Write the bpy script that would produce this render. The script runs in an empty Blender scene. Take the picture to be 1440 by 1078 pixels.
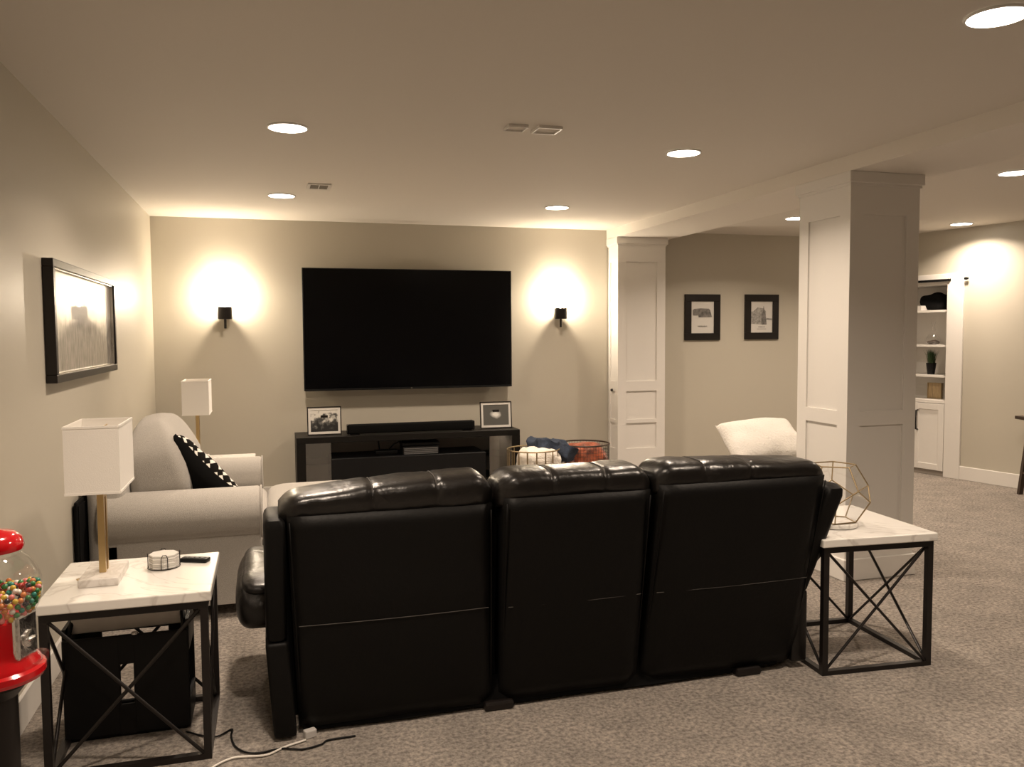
import bpy, bmesh, math, random
from mathutils import Vector, Matrix, noise
PI = math.pi
random.seed(7)
S = bpy.context.scene
C = S.collection

# ------------------------------------------------------------------ camera
F, PITCH, YAW, ROLL, CAMH = 1169.98, -.0589, .2866, -.0064, 1.4786
fw = Vector((math.sin(YAW)*math.cos(PITCH), math.cos(YAW)*math.cos(PITCH), math.sin(PITCH)))
rt = Vector((math.cos(YAW), -math.sin(YAW), 0)); up = rt.cross(fw)
c_, s_ = math.cos(ROLL), math.sin(ROLL)
rt, up = c_*rt + s_*up, -s_*rt + c_*up
cam = bpy.data.cameras.new('camera'); co = bpy.data.objects.new('camera', cam); C.objects.link(co)
cam.sensor_fit = 'HORIZONTAL'; cam.sensor_width = 36; cam.lens = 36*F/1440; cam.clip_start = .05
m = Matrix((rt, up, -fw)).transposed().to_4x4(); m.translation = Vector((0, 0, CAMH))
co.matrix_world = m; S.camera = co

# ------------------------------------------------------------------ world, exposure, light levels
w = bpy.data.worlds.new('world'); S.world = w; w.use_nodes = True
w.node_tree.nodes['Background'].inputs[0].default_value = (1, .84, .66, 1)
w.node_tree.nodes['Background'].inputs[1].default_value = 0.02
S.view_settings.view_transform = 'Standard'; S.view_settings.look = 'None'
S.view_settings.gamma = 1; S.view_settings.use_curve_mapping = False
S.view_settings.exposure = 0.39
CAN_W = 19.0        # each recessed lamp
SCONCE_W = 29.0     # each wall lamp
WARM = (1, .815, .645)
WARM2 = (1, .83, .63)
CAN_SPREAD = math.radians(141)

# ------------------------------------------------------------------ materials
def nt(name):
    m = bpy.data.materials.new(name); m.use_nodes = True
    n = m.node_tree.nodes; return m, n, m.node_tree.links, n['Principled BSDF']
def mat(name, col, rough=.5, metal=0, spec=.5, bump=0, bscale=50, var=0, vscale=8, coat=0, sheen=0, emit=None, es=1, stretch=None):
    m, n, l, b = nt(name)
    b.inputs['Base Color'].default_value = (*col, 1); b.inputs['Roughness'].default_value = rough
    b.inputs['Metallic'].default_value = metal; b.inputs['Specular IOR Level'].default_value = spec
    b.inputs['Coat Weight'].default_value = coat; b.inputs['Coat Roughness'].default_value = .1
    b.inputs['Sheen Weight'].default_value = sheen
    tc = n.new('ShaderNodeTexCoord'); src = tc.outputs['Object']
    if stretch:
        mp = n.new('ShaderNodeMapping'); mp.inputs['Scale'].default_value = stretch; l.new(src, mp.inputs[0]); src = mp.outputs[0]
    if bump:
        t = n.new('ShaderNodeTexNoise'); t.inputs['Scale'].default_value = bscale; t.inputs['Detail'].default_value = 4
        l.new(src, t.inputs['Vector'])
        bp = n.new('ShaderNodeBump'); bp.inputs['Strength'].default_value = bump; bp.inputs['Distance'].default_value = .01
        l.new(t.outputs['Fac'], bp.inputs['Height']); l.new(bp.outputs[0], b.inputs['Normal'])
    if var:
        t = n.new('ShaderNodeTexNoise'); t.inputs['Scale'].default_value = vscale; t.inputs['Detail'].default_value = 3
        l.new(src, t.inputs['Vector'])
        r = n.new('ShaderNodeValToRGB'); r.color_ramp.elements[0].position = .3; r.color_ramp.elements[1].position = .7
        r.color_ramp.elements[0].color = (*[c*(1-var) for c in col], 1); r.color_ramp.elements[1].color = (*[min(1, c*(1+var)) for c in col], 1)
        l.new(t.outputs['Fac'], r.inputs[0]); l.new(r.outputs[0], b.inputs['Base Color'])
    if emit:
        b.inputs['Emission Color'].default_value = (*emit, 1); b.inputs['Emission Strength'].default_value = es
    return m
def ramp_mat(name, scale, stops, rough=.6, detail=5, stretch=(1, 1, 1), dist=0, coat=0, bump=0, ntype='ShaderNodeTexNoise'):
    m, n, l, b = nt(name)
    tc = n.new('ShaderNodeTexCoord'); mp = n.new('ShaderNodeMapping'); mp.inputs['Scale'].default_value = stretch
    l.new(tc.outputs['Object'], mp.inputs[0])
    t = n.new(ntype); t.inputs['Scale'].default_value = scale
    if ntype == 'ShaderNodeTexNoise':
        t.inputs['Detail'].default_value = detail; t.inputs['Distortion'].default_value = dist
    l.new(mp.outputs[0], t.inputs['Vector'])
    r = n.new('ShaderNodeValToRGB'); e = r.color_ramp.elements
    while len(e) < len(stops): e.new(.5)
    for i, (p, c) in enumerate(stops): e[i].position = p; e[i].color = (*c, 1)
    l.new(t.outputs[0], r.inputs[0]); l.new(r.outputs[0], b.inputs['Base Color'])
    b.inputs['Roughness'].default_value = rough; b.inputs['Coat Weight'].default_value = coat; b.inputs['Coat Roughness'].default_value = .03
    if bump:
        bp = n.new('ShaderNodeBump'); bp.inputs['Strength'].default_value = bump; bp.inputs['Distance'].default_value = .01
        l.new(t.outputs[0], bp.inputs['Height']); l.new(bp.outputs[0], b.inputs['Normal'])
    return m
def glass_mat(name, tint=(1, 1, 1), refl=.06, rough=.02):
    m, n, l, b = nt(name); n.remove(b); out = n['Material Output']
    tr = n.new('ShaderNodeBsdfTransparent'); tr.inputs[0].default_value = (*tint, 1)
    gl = n.new('ShaderNodeBsdfGlossy'); gl.inputs['Roughness'].default_value = rough
    fr = n.new('ShaderNodeLayerWeight'); fr.inputs[0].default_value = .12
    ma = n.new('ShaderNodeMath'); ma.operation = 'MULTIPLY_ADD'; ma.inputs[1].default_value = .5; ma.inputs[2].default_value = .05; ma.use_clamp = True
    l.new(fr.outputs['Facing'], ma.inputs[0])
    mx = n.new('ShaderNodeMixShader'); l.new(ma.outputs[0], mx.inputs[0]); l.new(tr.outputs[0], mx.inputs[1]); l.new(gl.outputs[0], mx.inputs[2])
    l.new(mx.outputs[0], out.inputs[0]); return m

M_wall = mat('greige wall paint', (.50, .465, .39), .42, spec=.45, bump=.06, bscale=220)
M_ceil = mat('ceiling paint', (.68, .64, .58), .85, spec=.2, bump=.05, bscale=150)
M_white = mat('white trim paint', (.74, .715, .675), .38, bump=.03, bscale=60)
M_carpet = None
def carpet():
    m, n, l, b = nt('speckled frieze carpet')
    tc = n.new('ShaderNodeTexCoord')
    t1 = n.new('ShaderNodeTexNoise'); t1.inputs['Scale'].default_value = 55; t1.inputs['Detail'].default_value = 3; t1.inputs['Roughness'].default_value = .7
    t2 = n.new('ShaderNodeTexNoise'); t2.inputs['Scale'].default_value = 5; t2.inputs['Detail'].default_value = 3
    t3 = n.new('ShaderNodeTexNoise'); t3.inputs['Scale'].default_value = 330; t3.inputs['Detail'].default_value = 2
    for t in (t1, t2, t3): l.new(tc.outputs['Object'], t.inputs['Vector'])
    r = n.new('ShaderNodeValToRGB'); r.color_ramp.elements[0].position = .36; r.color_ramp.elements[1].position = .64
    r.color_ramp.elements[0].color = (.27, .228, .195, 1); r.color_ramp.elements[1].color = (.68, .60, .52, 1)
    l.new(t1.outputs['Fac'], r.inputs[0])
    r2 = n.new('ShaderNodeValToRGB'); r2.color_ramp.elements[0].position = .35; r2.color_ramp.elements[1].position = .65
    r2.color_ramp.elements[0].color = (.82, .82, .82, 1); r2.color_ramp.elements[1].color = (1.05, 1.05, 1.05, 1)
    l.new(t2.outputs['Fac'], r2.inputs[0])
    mx = n.new('ShaderNodeMix'); mx.data_type = 'RGBA'; mx.blend_type = 'MULTIPLY'; mx.inputs[0].default_value = 1
    l.new(r.outputs[0], mx.inputs[6]); l.new(r2.outputs[0], mx.inputs[7]); l.new(mx.outputs[2], b.inputs['Base Color'])
    ad = n.new('ShaderNodeMath'); ad.operation = 'ADD'; l.new(t1.outputs['Fac'], ad.inputs[0]); l.new(t3.outputs['Fac'], ad.inputs[1])
    bp = n.new('ShaderNodeBump'); bp.inputs['Strength'].default_value = .9; bp.inputs['Distance'].default_value = .02
    l.new(ad.outputs[0], bp.inputs['Height']); l.new(bp.outputs[0], b.inputs['Normal'])
    b.inputs['Roughness'].default_value = 1; b.inputs['Specular IOR Level'].default_value = .1; b.inputs['Sheen Weight'].default_value = .15
    return m
M_carpet = carpet()
def leather():
    m, n, l, b = nt('black leather')
    tc = n.new('ShaderNodeTexCoord')
    b.inputs['Base Color'].default_value = (.007, .006, .0055, 1); b.inputs['Roughness'].default_value = .31
    b.inputs['Specular IOR Level'].default_value = .5
    t1 = n.new('ShaderNodeTexNoise'); t1.inputs['Scale'].default_value = 7; t1.inputs['Detail'].default_value = 3; t1.inputs['Distortion'].default_value = .6
    t2 = n.new('ShaderNodeTexVoronoi'); t2.inputs['Scale'].default_value = 240
    for t in (t1, t2): l.new(tc.outputs['Object'], t.inputs['Vector'])
    b1 = n.new('ShaderNodeBump'); b1.inputs['Strength'].default_value = .32; b1.inputs['Distance'].default_value = .03
    b2 = n.new('ShaderNodeBump'); b2.inputs['Strength'].default_value = .12; b2.inputs['Distance'].default_value = .002
    l.new(t1.outputs['Fac'], b1.inputs['Height']); l.new(t2.outputs[0], b2.inputs['Height']); l.new(b1.outputs[0], b2.inputs['Normal'])
    l.new(b2.outputs[0], b.inputs['Normal'])
    return m
M_leather = leather()
M_vinyl = mat('black matte vinyl', (.0045, .0042, .0040), .5, spec=.16, bump=.1, bscale=60)
M_thread = mat('grey thread', (.045, .04, .035), .7)
M_blackcloth = mat('black dust cloth', (.006, .006, .006), .95, spec=.1)
M_fabric = mat('light grey woven fabric', (.43, .405, .37), .95, spec=.15, bump=.35, bscale=420, var=.08, vscale=160, sheen=.2)
M_black = mat('black metal', (.014, .011, .010), .38, metal=.3)
M_bwood = mat('black brown wood', (.007, .006, .005), .45, spec=.2, bump=.06, bscale=30, stretch=(1, 12, 12))
M_blackpl = mat('black plastic', (.0055, .0055, .006), .45, spec=.22)
M_gloss = mat('black glass screen', (.002, .002, .0025), .16, spec=.22)
M_brass = mat('brushed gold', (.60, .44, .22), .32, metal=1)
M_gold2 = mat('gold wire', (.34, .26, .15), .42, metal=.85)
M_chrome = mat('chrome', (.75, .74, .72), .22, metal=1, bump=.3, bscale=30)
M_marble = ramp_mat('white marble', 1.9, [(.0, (.80, .78, .74)), (.485, (.82, .80, .76)), (.5, (.64, .61, .575)), (.515, (.82, .80, .76)), (1, (.84, .82, .78))], rough=.18, detail=5, dist=1.6, coat=.2)
M_marble2 = ramp_mat('veined marble', 9, [(.0, (.74, .70, .66)), (.45, (.72, .69, .65)), (.52, (.58, .54, .50)), (.6, (.74, .71, .68)), (1, (.78, .75, .72))], rough=.25, detail=4, dist=1.2)
M_shade = mat('white linen shade', (.88, .85, .80), .9, spec=.1, bump=.1, bscale=300)
M_red = mat('red enamel', (.50, .006, .010), .14, coat=.6)
M_glass = glass_mat('clear glass')
M_frost = glass_mat('smoky glass', (.55, .55, .55), rough=.1)
M_glow = mat('lamp diffuser', (.9, .9, .9), .5, emit=(1, .92, .80), es=9)
M_bulb = mat('bulb', (.9, .9, .9), .5, emit=(1, .90, .70), es=60)
M_paper = mat('white paper', (.62, .60, .56), .7)
M_navy = mat('navy blue knit', (.022, .032, .055), .95, bump=.6, bscale=120, var=.3, vscale=30)
M_knit = mat('cream chunky knit', (.78, .73, .66), .95, bump=.8, bscale=90)
M_rust = mat('rust orange plush', (.24, .055, .02), .8, bump=.5, bscale=60, var=.75, vscale=14, sheen=.3)
M_cream = mat('cream knit pillow', (.74, .71, .66), .95, bump=.7, bscale=80)
M_grey = mat('grey cardboard', (.62, .58, .54), .8, var=.15, vscale=6)
M_plant = mat('green grass blades', (.035, .075, .02), .6, var=.4, vscale=60)
M_dwood = mat('dark stained wood', (.035, .02, .012), .45, bump=.08, bscale=20)
M_cord = mat('white cable', (.75, .72, .66), .5)
M_silver = mat('silver edging', (.7, .68, .64), .25, metal=1)
M_tan = mat('wood grain block', (.36, .26, .14), .6, var=.35, vscale=22, stretch=(6, 6, .6))

# ------------------------------------------------------------------ helpers
def link(name, bm, m, parent=None, smooth=False, loc=None):
    me = bpy.data.meshes.new(name); bm.normal_update()
    bm.to_mesh(me); bm.free()
    ms = m if isinstance(m, (list, tuple)) else [m]
    for x in ms: me.materials.append(x)
    if smooth:
        for p in me.polygons: p.use_smooth = True
        if smooth != 'all':
            try: me.set_sharp_from_angle(angle=math.radians(smooth if smooth > 1 else 40))
            except Exception: pass
    o = bpy.data.objects.new(name, me); C.objects.link(o)
    if parent: o.parent = parent
    if loc: o.location = loc
    return o
def thing(name, label, cat, loc=(0, 0, 0), rz=0, group=None):
    o = bpy.data.objects.new(name, None); C.objects.link(o); o.empty_display_size = .1
    o.location = loc; o.rotation_euler = (0, 0, rz); o['label'] = label; o['category'] = cat
    if group: o['group'] = group
    return o
def tag(o, label, cat, group=None, kind=None):
    o['label'] = label; o['category'] = cat
    if group: o['group'] = group
    if kind: o['kind'] = kind
    return o
def struct(name, bm, m, parent=None, **k):
    o = link(name, bm, m, parent, **k)
    if not parent: o['kind'] = 'structure'
    return o
def nb(): return bmesh.new()
def box(bm, x0, x1, y0, y1, z0, z1, bev=0, seg=2, rot=None):
    r = bmesh.ops.create_cube(bm, size=1)
    vs = r['verts']
    for v in vs:
        v.co = Vector((x0+(v.co.x+.5)*(x1-x0), y0+(v.co.y+.5)*(y1-y0), z0+(v.co.z+.5)*(z1-z0)))
    if bev:
        es = {e for v in vs for e in v.link_edges}
        r = bmesh.ops.bevel(bm, geom=list(es), offset=bev, segments=seg, affect='EDGES', profile=.5)
        vs = r['verts'] 
    return vs
def bx(*a, **k):
    bm = nb(); box(bm, *a, **k); return bm
def tube(bm, pts, r, n=8, closed=False):
    pts = [Vector(p) for p in pts]; rings = []; N = len(pts)
    rr = r if isinstance(r, (list, tuple)) else [r]*N
    prev = None
    for i, p in enumerate(pts):
        if closed: d = pts[(i+1) % N]-pts[i-1]
        else: d = pts[min(i+1, N-1)]-pts[max(i-1, 0)]
        d.normalize()
        if prev is None:
            a = Vector((0, 0, 1)) if abs(d.z) < .9 else Vector((1, 0, 0))
        else: a = prev
        u = (a-d*a.dot(d)).normalized(); prev = u; v = d.cross(u)
        rings.append([bm.verts.new(p+(u*math.cos(2*PI*k/n)+v*math.sin(2*PI*k/n))*rr[i]) for k in range(n)])
    for i in range(N if closed else N-1):
        A, B = rings[i], rings[(i+1) % N]
        for k in range(n): bm.faces.new((A[k], A[(k+1) % n], B[(k+1) % n], B[k]))
    if not closed:
        bm.faces.new(rings[0][::-1]); bm.faces.new(rings[-1])
def lathe(bm, prof, c=(0, 0, 0), n=24, cap=True):
    rings = []
    for r, z in prof:
        rings.append([bm.verts.new((c[0]+r*math.cos(2*PI*k/n), c[1]+r*math.sin(2*PI*k/n), c[2]+z)) for k in range(n)])
    for A, B in zip(rings, rings[1:]):
        for k in range(n): bm.faces.new((A[k], A[(k+1) % n], B[(k+1) % n], B[k]))
    if cap:
        bm.faces.new(rings[0][::-1]); bm.faces.new(rings[-1])
def spow(x, p): return math.copysign(abs(x)**p, x)
def puff(bm, c, s, e1=.4, e2=.4, nu=32, nv=20, rot=None, lump=0, ls=4, seed=0, fn=None):
    """superellipsoid cushion; s = half sizes"""
    c = Vector(c); rows = []
    def P(u, v):
        x = spow(math.cos(v), e1)*spow(math.cos(u), e2)*s[0]
        y = spow(math.cos(v), e1)*spow(math.sin(u), e2)*s[1]
        z = spow(math.sin(v), e1)*s[2]
        p = Vector((x, y, z))
        if fn: p = fn(p)
        if lump:
            q = Vector((x*ls+seed, y*ls, z*ls))
            p = p + Vector(noise.noise_vector(q))*lump
        if rot: p = rot @ p
        return p+c
    top = bm.verts.new(P(0, PI/2)); bot = bm.verts.new(P(0, -PI/2))
    for j in range(1, nv):
        v = -PI/2+PI*j/nv
        rows.append([bm.verts.new(P(2*PI*i/nu-PI, v)) for i in range(nu)])
    for A, B in zip(rows, rows[1:]):
        for i in range(nu): bm.faces.new((A[i], A[(i+1) % nu], B[(i+1) % nu], B[i]))
    for i in range(nu):
        bm.faces.new((bot, rows[0][(i+1) % nu], rows[0][i])); bm.faces.new((top, rows[-1][i], rows[-1][(i+1) % nu]))
def prism_x(bm, prof, x0, x1, bev=0):
    """extrude a (y,z) polygon along x"""
    a = [bm.verts.new((x0, y, z)) for y, z in prof]; b = [bm.verts.new((x1, y, z)) for y, z in prof]
    n = len(prof)
    f1 = bm.faces.new(a); f2 = bm.faces.new(b[::-1])
    for i in range(n): bm.faces.new((a[i], b[i], b[(i+1) % n], a[(i+1) % n]))
    bmesh.ops.recalc_face_normals(bm, faces=bm.faces)
    if bev:
        es = list(set(f1.edges) | set(f2.edges))
        bmesh.ops.bevel(bm, geom=es, offset=bev, segments=3, affect='EDGES', profile=.5)
def cloth_pillow(bm, w, h, t, n=18, rot=None, c=(0, 0, 0), pinch=.06, lump=0.0, seed=0):
    """square pillow in local XZ, thickness along Y; face index 0 front(+y), 1 back"""
    c = Vector(c); G = {}
    for side in (1, -1):
        for i in range(n+1):
            for j in range(n+1):
                u, v = 2*i/n-1, 2*j/n-1
                edge = (i in (0, n)) or (j in (0, n))
                if edge and side == -1: G[(side, i, j)] = G[(1, i, j)]; continue
                th = t/2*((1-u*u)*(1-v*v))**.38
                px = u*w/2*(1-pinch*(1-v*v)); pz = v*h/2*(1-pinch*(1-u*u))
                p = Vector((px, side*th, pz))
                if lump: p += Vector(noise.noise_vector(p*9+Vector((seed, 0, 0))))*lump
                if rot: p = rot @ p
                G[(side, i, j)] = bm.verts.new(p+c)
    for side in (1, -1):
        for i in range(n):
            for j in range(n):
                q = [G[(side, i, j)], G[(side, i+1, j)], G[(side, i+1, j+1)], G[(side, i, j+1)]]
                if side == 1: q = q[::-1]
                f = bm.faces.new(q); f.material_index = 0 if side == 1 else 1
def flat(bm, pts):
    bm.faces.new([bm.verts.new(p) for p in pts])

# ================================================================== SETTING
XL, YB, ZC = -.9226, 7.6985, 2.5
YF = -3.2
struct('floor', bx(XL-.1, 9.2, YF-.1, YB+.6, -.05, 0), M_carpet)
struct('ceiling', bx(XL-.1, 9.2, YF-.1, YB+.6, ZC, ZC+.08), M_ceil)
struct('wall_left', bx(XL-.12, XL, YF, YB+.1, 0, ZC), M_wall)
struct('wall_back', bx(XL-.12, 6.9, YB, YB+.12, 0, ZC), M_wall)
struct('wall_front', bx(XL-.12, 9.2, YF-.12, YF, 0, ZC), M_wall)
def baseb(x0, x1, y0, y1, ch=True): # simple baseboard body
    bm = nb(); box(bm, x0, x1, y0, y1, 0, .135, bev=.004, seg=1); return bm
struct('baseboard_left', baseb(XL, XL+.016, YF, YB), M_white, smooth=30)
struct('baseboard_back', baseb(XL, 3.265, YB-.016, YB), M_white, smooth=30)
struct('baseboard_back_right', baseb(3.78, 6.42, YB-.016, YB), M_white, smooth=30)
# dropped beam between the two halves of the room
struct('trim_1', bx(3.253, 3.864, YF, YB, 2.409, ZC), mat('beam paint', (.74, .70, .64), .7, spec=.25))

# right wall, slanted, with the bookcase opening.  local +x runs along it toward the camera, +y into the wall
WA = (6.535, 7.19, 0); WR = math.atan2(-.9798, .2002)
def wall_right():
    r = bpy.data.objects.new('wall_right', None)
    bm = nb()
    box(bm, -.75, -.36, 0, .45, 0, ZC); box(bm, .365, 10.6, 0, .12, 0, ZC)
    box(bm, -.36, .365, 0, .45, 1.965, ZC); box(bm, -.36, .365, .36, .45, 0, 1.965)
    o = link('wall_right', bm, M_wall, loc=WA); o.rotation_euler = (0, 0, WR); o['kind'] = 'structure'
    bm = nb(); box(bm, .53, 10.5, -.016, 0, 0, .135, bev=.004, seg=1)
    o = link('baseboard_right', bm, M_white, loc=WA); o.rotation_euler = (0, 0, WR); o['kind'] = 'structure'
wall_right()

# ------------------------------------------------------------------ panelled columns
def frame_face(bm, u0, u1, zs, stile, t, put):
    """stiles and rails around recessed panels; zs = list of (z0,z1) openings; put maps (u,d,z)"""
    def b(a0, a1, z0, z1):
        vs = box(bm, a0, a1, 0, t, z0, z1)
    ztop, zbot = 2.409, .0
    b(u0, u0+stile, zbot, ztop); b(u1-stile, u1, zbot, ztop)
    prev = ztop
    for (z0, z1) in zs:
        b(u0+stile, u1-stile, z1, prev); prev = z0
    b(u0+stile, u1-stile, zbot, prev)
def column(label, x0, x1, y0, y1, zsF, knob=False):
    t = thing('panelled_column', label, 'column', ((x0+x1)/2, (y0+y1)/2, 0))
    cx, cy = (x0+x1)/2, (y0+y1)/2; hx, hy = (x1-x0)/2, (y1-y0)/2; T = .014
    link('core', bx(-hx+T, hx-T, -hy+T, hy-T, 0, 2.409), M_white, t)
    faces = [('front', 0, (0, -hy), hx), ('left', -PI/2, (-hx, 0), hy), ('right', PI/2, (hx, 0), hy)]
    if y1 < 7: faces.append(('back', PI, (0, hy), hx))
    for nm, ang, pos, half in faces:
        side = nm in ('left', 'right')
        zs = zsF
        st = .09 if half > .2 else .06
        e = 0 if not side else T
        bm = nb(); frame_face(bm, -half+e, half-e, zs, st-e, T, None)
        o = link('panel_frame', bm, M_white, t); o.location = (pos[0], pos[1], 0); o.rotation_euler = (0, 0, ang)
        for (z0, z1) in zs:
            bm = nb(); box(bm, -half+st-.002, half-st+.002, T-.003, T+.002, z0-.002, z1+.002)
            p = link('panel', bm, M_white, t); p.location = (pos[0], pos[1], 0); p.rotation_euler = (0, 0, ang)
    yb = hy+.016 if y1 < 7 else hy-.002
    bm = nb(); box(bm, -hx-.014, hx+.014, -hy-.014, yb if y1 < 7 else hy-.002, 0, .13, bev=.004, seg=1)
    link('plinth', bm, M_white, t)
    bm = nb(); box(bm, -hx-.02, hx+.02, -hy-.02, hy+.02 if y1 < 7 else hy-.002, 2.345, 2.409, bev=.003, seg=1)
    box(bm, -hx-.008, hx+.008, -hy-.008, hy+.008 if y1 < 7 else hy-.002, 2.33, 2.346)
    link('capital', bm, M_white, t)
    if knob:
        bm = nb(); lathe(bm, [(.002, 0), (.012, .004), (.014, .014), (.008, .022)], n=12)
        o = link('knob', bm, M_black, t); o.location = (-hx, .0, .926); o.rotation_euler = (0, -PI/2, 0)
    return t
column('free-standing square white panelled column behind the right marble table', 3.268, 3.756, 4.12, 4.60, [(1.01, 2.165), (.22, .925)])
column('white panelled pilaster against the back wall beside the dark wire basket', 3.268, 3.772, 7.45, 7.697, [(1.015, 2.174), (.64, .918), (.355, .604)], knob=True)

# ------------------------------------------------------------------ recessed ceiling lights
def can(x, y, label):
    t = thing('recessed_light', label, 'ceiling light', (x, y, ZC), group='recessed ceiling lights')
    bm = nb(); lathe(bm, [(.091, -.001), (.091, -.009), (.097, -.008), (.100, -.004), (.100, -.001)], n=40, cap=False)
    link('trim_ring', bm, M_white, t, smooth=40)
    bm = nb(); lathe(bm, [(.0001, -.0085), (.0905, -.0085), (.0905, -.002), (.0001, -.002)][::-1], n=40)
    link('diffuser', bm, M_glow, t)
    l = bpy.data.lights.new('lamp', 'AREA'); l.shape = 'DISK'; l.size = .15; l.energy = CAN_W; l.color = WARM; l.spread = CAN_SPREAD
    o = bpy.data.objects.new('lamp', l); C.objects.link(o); o.parent = t; o.location = (0, 0, -.012)
can(.125, 4.28, 'round recessed ceiling light nearest the camera on the left side of the room')
can(.131, 6.34, 'round recessed ceiling light between the ceiling vent and the left wall lamp')
can(2.27, 6.39, 'round recessed ceiling light near the back wall, closest to the right wall lamp')
can(2.287, 4.30, 'round recessed ceiling light right of the square cover plates, before the beam')
can(2.294, 2.198, 'large round recessed ceiling light cut by the top right corner of the photo')
can(4.647, 4.287, 'round recessed ceiling light beyond the beam at the right edge of the photo')
can(6.339, 6.422, 'round recessed ceiling light in front of the built-in bookcase wall')
can(4.557, 6.463, 'small round recessed ceiling light peeking out left of the free-standing column')
can(.125, 2.20, 'round recessed ceiling light outside the photo above the left marble table')
can(.125, .12, 'round recessed ceiling light outside the photo, above the viewer on the left')
can(6.35, 2.20, 'round recessed ceiling light outside the photo at the far right')

# vents and plates
t = thing('air_vent', 'small rectangular white ceiling air vent with dark grille', 'vent', (.37, 5.9, ZC)); t.scale = (.78, .9, 1)
bm = nb()
for a in ((-.10, .10, -.11, -.085), (-.10, .10, .085, .11), (-.10, -.075, -.085, .085), (.075, .10, -.085, .085)): box(bm, *a, -.008, -.0005)
link('frame', bm, M_white, t)
link('backing', bx(-.078, .078, -.088, .088, -.002, -.0005), mat('vent dark', (.05, .045, .04), .8), t)
for k in range(7):
    y = -.075+.025*k
    bm = nb(); box(bm, -.076, .076, y-.006, y+.006, -.0065, -.0022); link('slat', bm, mat('vent slat', (.30, .27, .23), .6) if k == 0 else bpy.data.materials['vent slat'], t)
link('divider', bx(-.005, .005, -.085, .085, -.0075, -.0022), M_white, t)
for (x, y, s, lb) in ((1.365, 3.99, .062, 'square white ceiling cover plate with bright raised rim, right of its twin'), (1.205, 3.99, .05, 'faint square ceiling cover plate flush with the ceiling, left of its twin')):
    t = thing('cover_plate', lb, 'plate', (x, y, ZC), group='square ceiling plates')
    bm = nb(); h = .014
    for a in ((-s, s, -s, -s+.006), (-s, s, s-.006, s), (-s, -s+.006, -s+.006, s-.006), (s-.006, s, -s+.006, s-.006)): box(bm, *a, -h, -.0005)
    link('rim', bm, M_white, t)
    link('face', bx(-s+.006, s-.006, -s+.006, s-.006, -.004, -.0005), M_ceil, t)

# ------------------------------------------------------------------ wall lamps
def sconce(x, lb, d):
    t = thing('wall_lamp', lb, 'wall lamp', (x, YB, 1.63), group='wall lamps beside the television')
    link('backplate', bx(-.02+d*.5, .02+d*.5, -.014, 0, .0, .10, bev=.004, seg=1), M_black, t)
    bm = nb(); tube(bm, [(0+d*.5, -.012, .05), (0, -.10, .05)], .009); link('arm', bm, M_black, t, smooth=40)
    bm = nb(); lathe(bm, [(.02, 0), (.056, .0), (.060, .006), (.060, .105), (.055, .105), (.055, .01), (.02, .01)], (0, -.10, -.005), 28, cap=False); link('cup', bm, M_black, t, smooth=40)
    bm = nb(); lathe(bm, [(.009, -.085), (.011, -.08), (.011, 0), (.009, .012)], (0, -.10, 0), 12); link('finial', bm, M_black, t, smooth=40)
    bm = nb(); lathe(bm, [(.052, .02), (.052, .26), (.0495, .26), (.0495, .02)], (0, -.10, 0), 28, cap=False); link('glass_cylinder', bm, M_glass, t, smooth=40)
    bm = nb(); lathe(bm, [(.002, .178), (.012, .172), (.017, .155), (.014, .135), (.010, .12), (.010, .02)][::-1], (0, -.10, 0), 16); link('bulb', bm, M_bulb, t, smooth='all')
    l = bpy.data.lights.new('glow', 'POINT'); l.energy = SCONCE_W; l.color = WARM2; l.shadow_soft_size = .018
    o = bpy.data.objects.new('glow', l); C.objects.link(o); o.parent = t; o.location = (0, -.10, .20)
sconce(-.335, 'black wall lamp with glowing bulb left of the television', .022)
sconce(2.735, 'black wall lamp with glowing bulb right of the television', -.022)

# ------------------------------------------------------------------ television
t = thing('television', 'large flat black television mounted on the back wall', 'television', (1.27, 7.562, 1.5345)); t.scale = (.992, 1, .992)
link('screen', bx(-.955, .955, 0, .006, -.535, .535), M_gloss, t)
bm = nb()
for a in ((-.965, .965, .535, .545), (-.965, .965, -.55, -.535), (-.965, -.955, -.535, .535), (.955, .965, -.535, .535)): box(bm, a[0], a[1], -.003, .03, a[2], a[3], bev=.002, seg=1)
link('bezel', bm, M_blackpl, t)
link('housing', bx(-.9, .9, .006, .125, -.45, .45, bev=.01), M_blackpl, t)
bm = nb(); box(bm, -.955, .955, -.004, .0, -.5515, -.5495); link('chin_strip', bm, M_blackpl, t)
bm = nb(); lathe(bm, [(.006, 0), (.006, .003)], n=10); o = link('logo', bm, M_silver, t); o.location = (.0, -.002, -.542); o.rotation_euler = (PI/2, 0, 0)

# ------------------------------------------------------------------ media console
t = thing('media_console', 'long low black media console under the television', 'console', (1.21, 7.42, 0))
CX = .985
link('top', bx(-CX, CX, -.22, .23, .565, .617, bev=.002, seg=1), M_bwood, t)
for s in (-1, 1):
    a, b = sorted((s*CX, s*(CX-.075))); link('side_panel', bx(a, b, -.22, .23, 0, .565), M_bwood, t)
link('bottom_shelf', bx(-CX+.075, CX-.075, -.22, .23, .14, .19), M_bwood, t)
link('back_panel', bx(-CX+.075, CX-.075, .215, .228, .19, .565), mat('grey back board', (.40, .37, .34), .5), t)
for s in (-1, 1):
    a, b = sorted((s*.70, s*(CX-.075))); link('glass_shelf', bx(a, b, -.15, .2, .375, .383), M_frost, t)
M_door = glass_mat('reflective smoky glass', (.75, .75, .75), rough=.25); M_door.node_tree.nodes['Math'].inputs[2].default_value = .24
for s in (-1, 1):
    a, b = sorted((s*.70, s*(CX-.075))); link('glass_door', bx(a, b, -.212, -.207, .19, .565), M_door, t)
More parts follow.
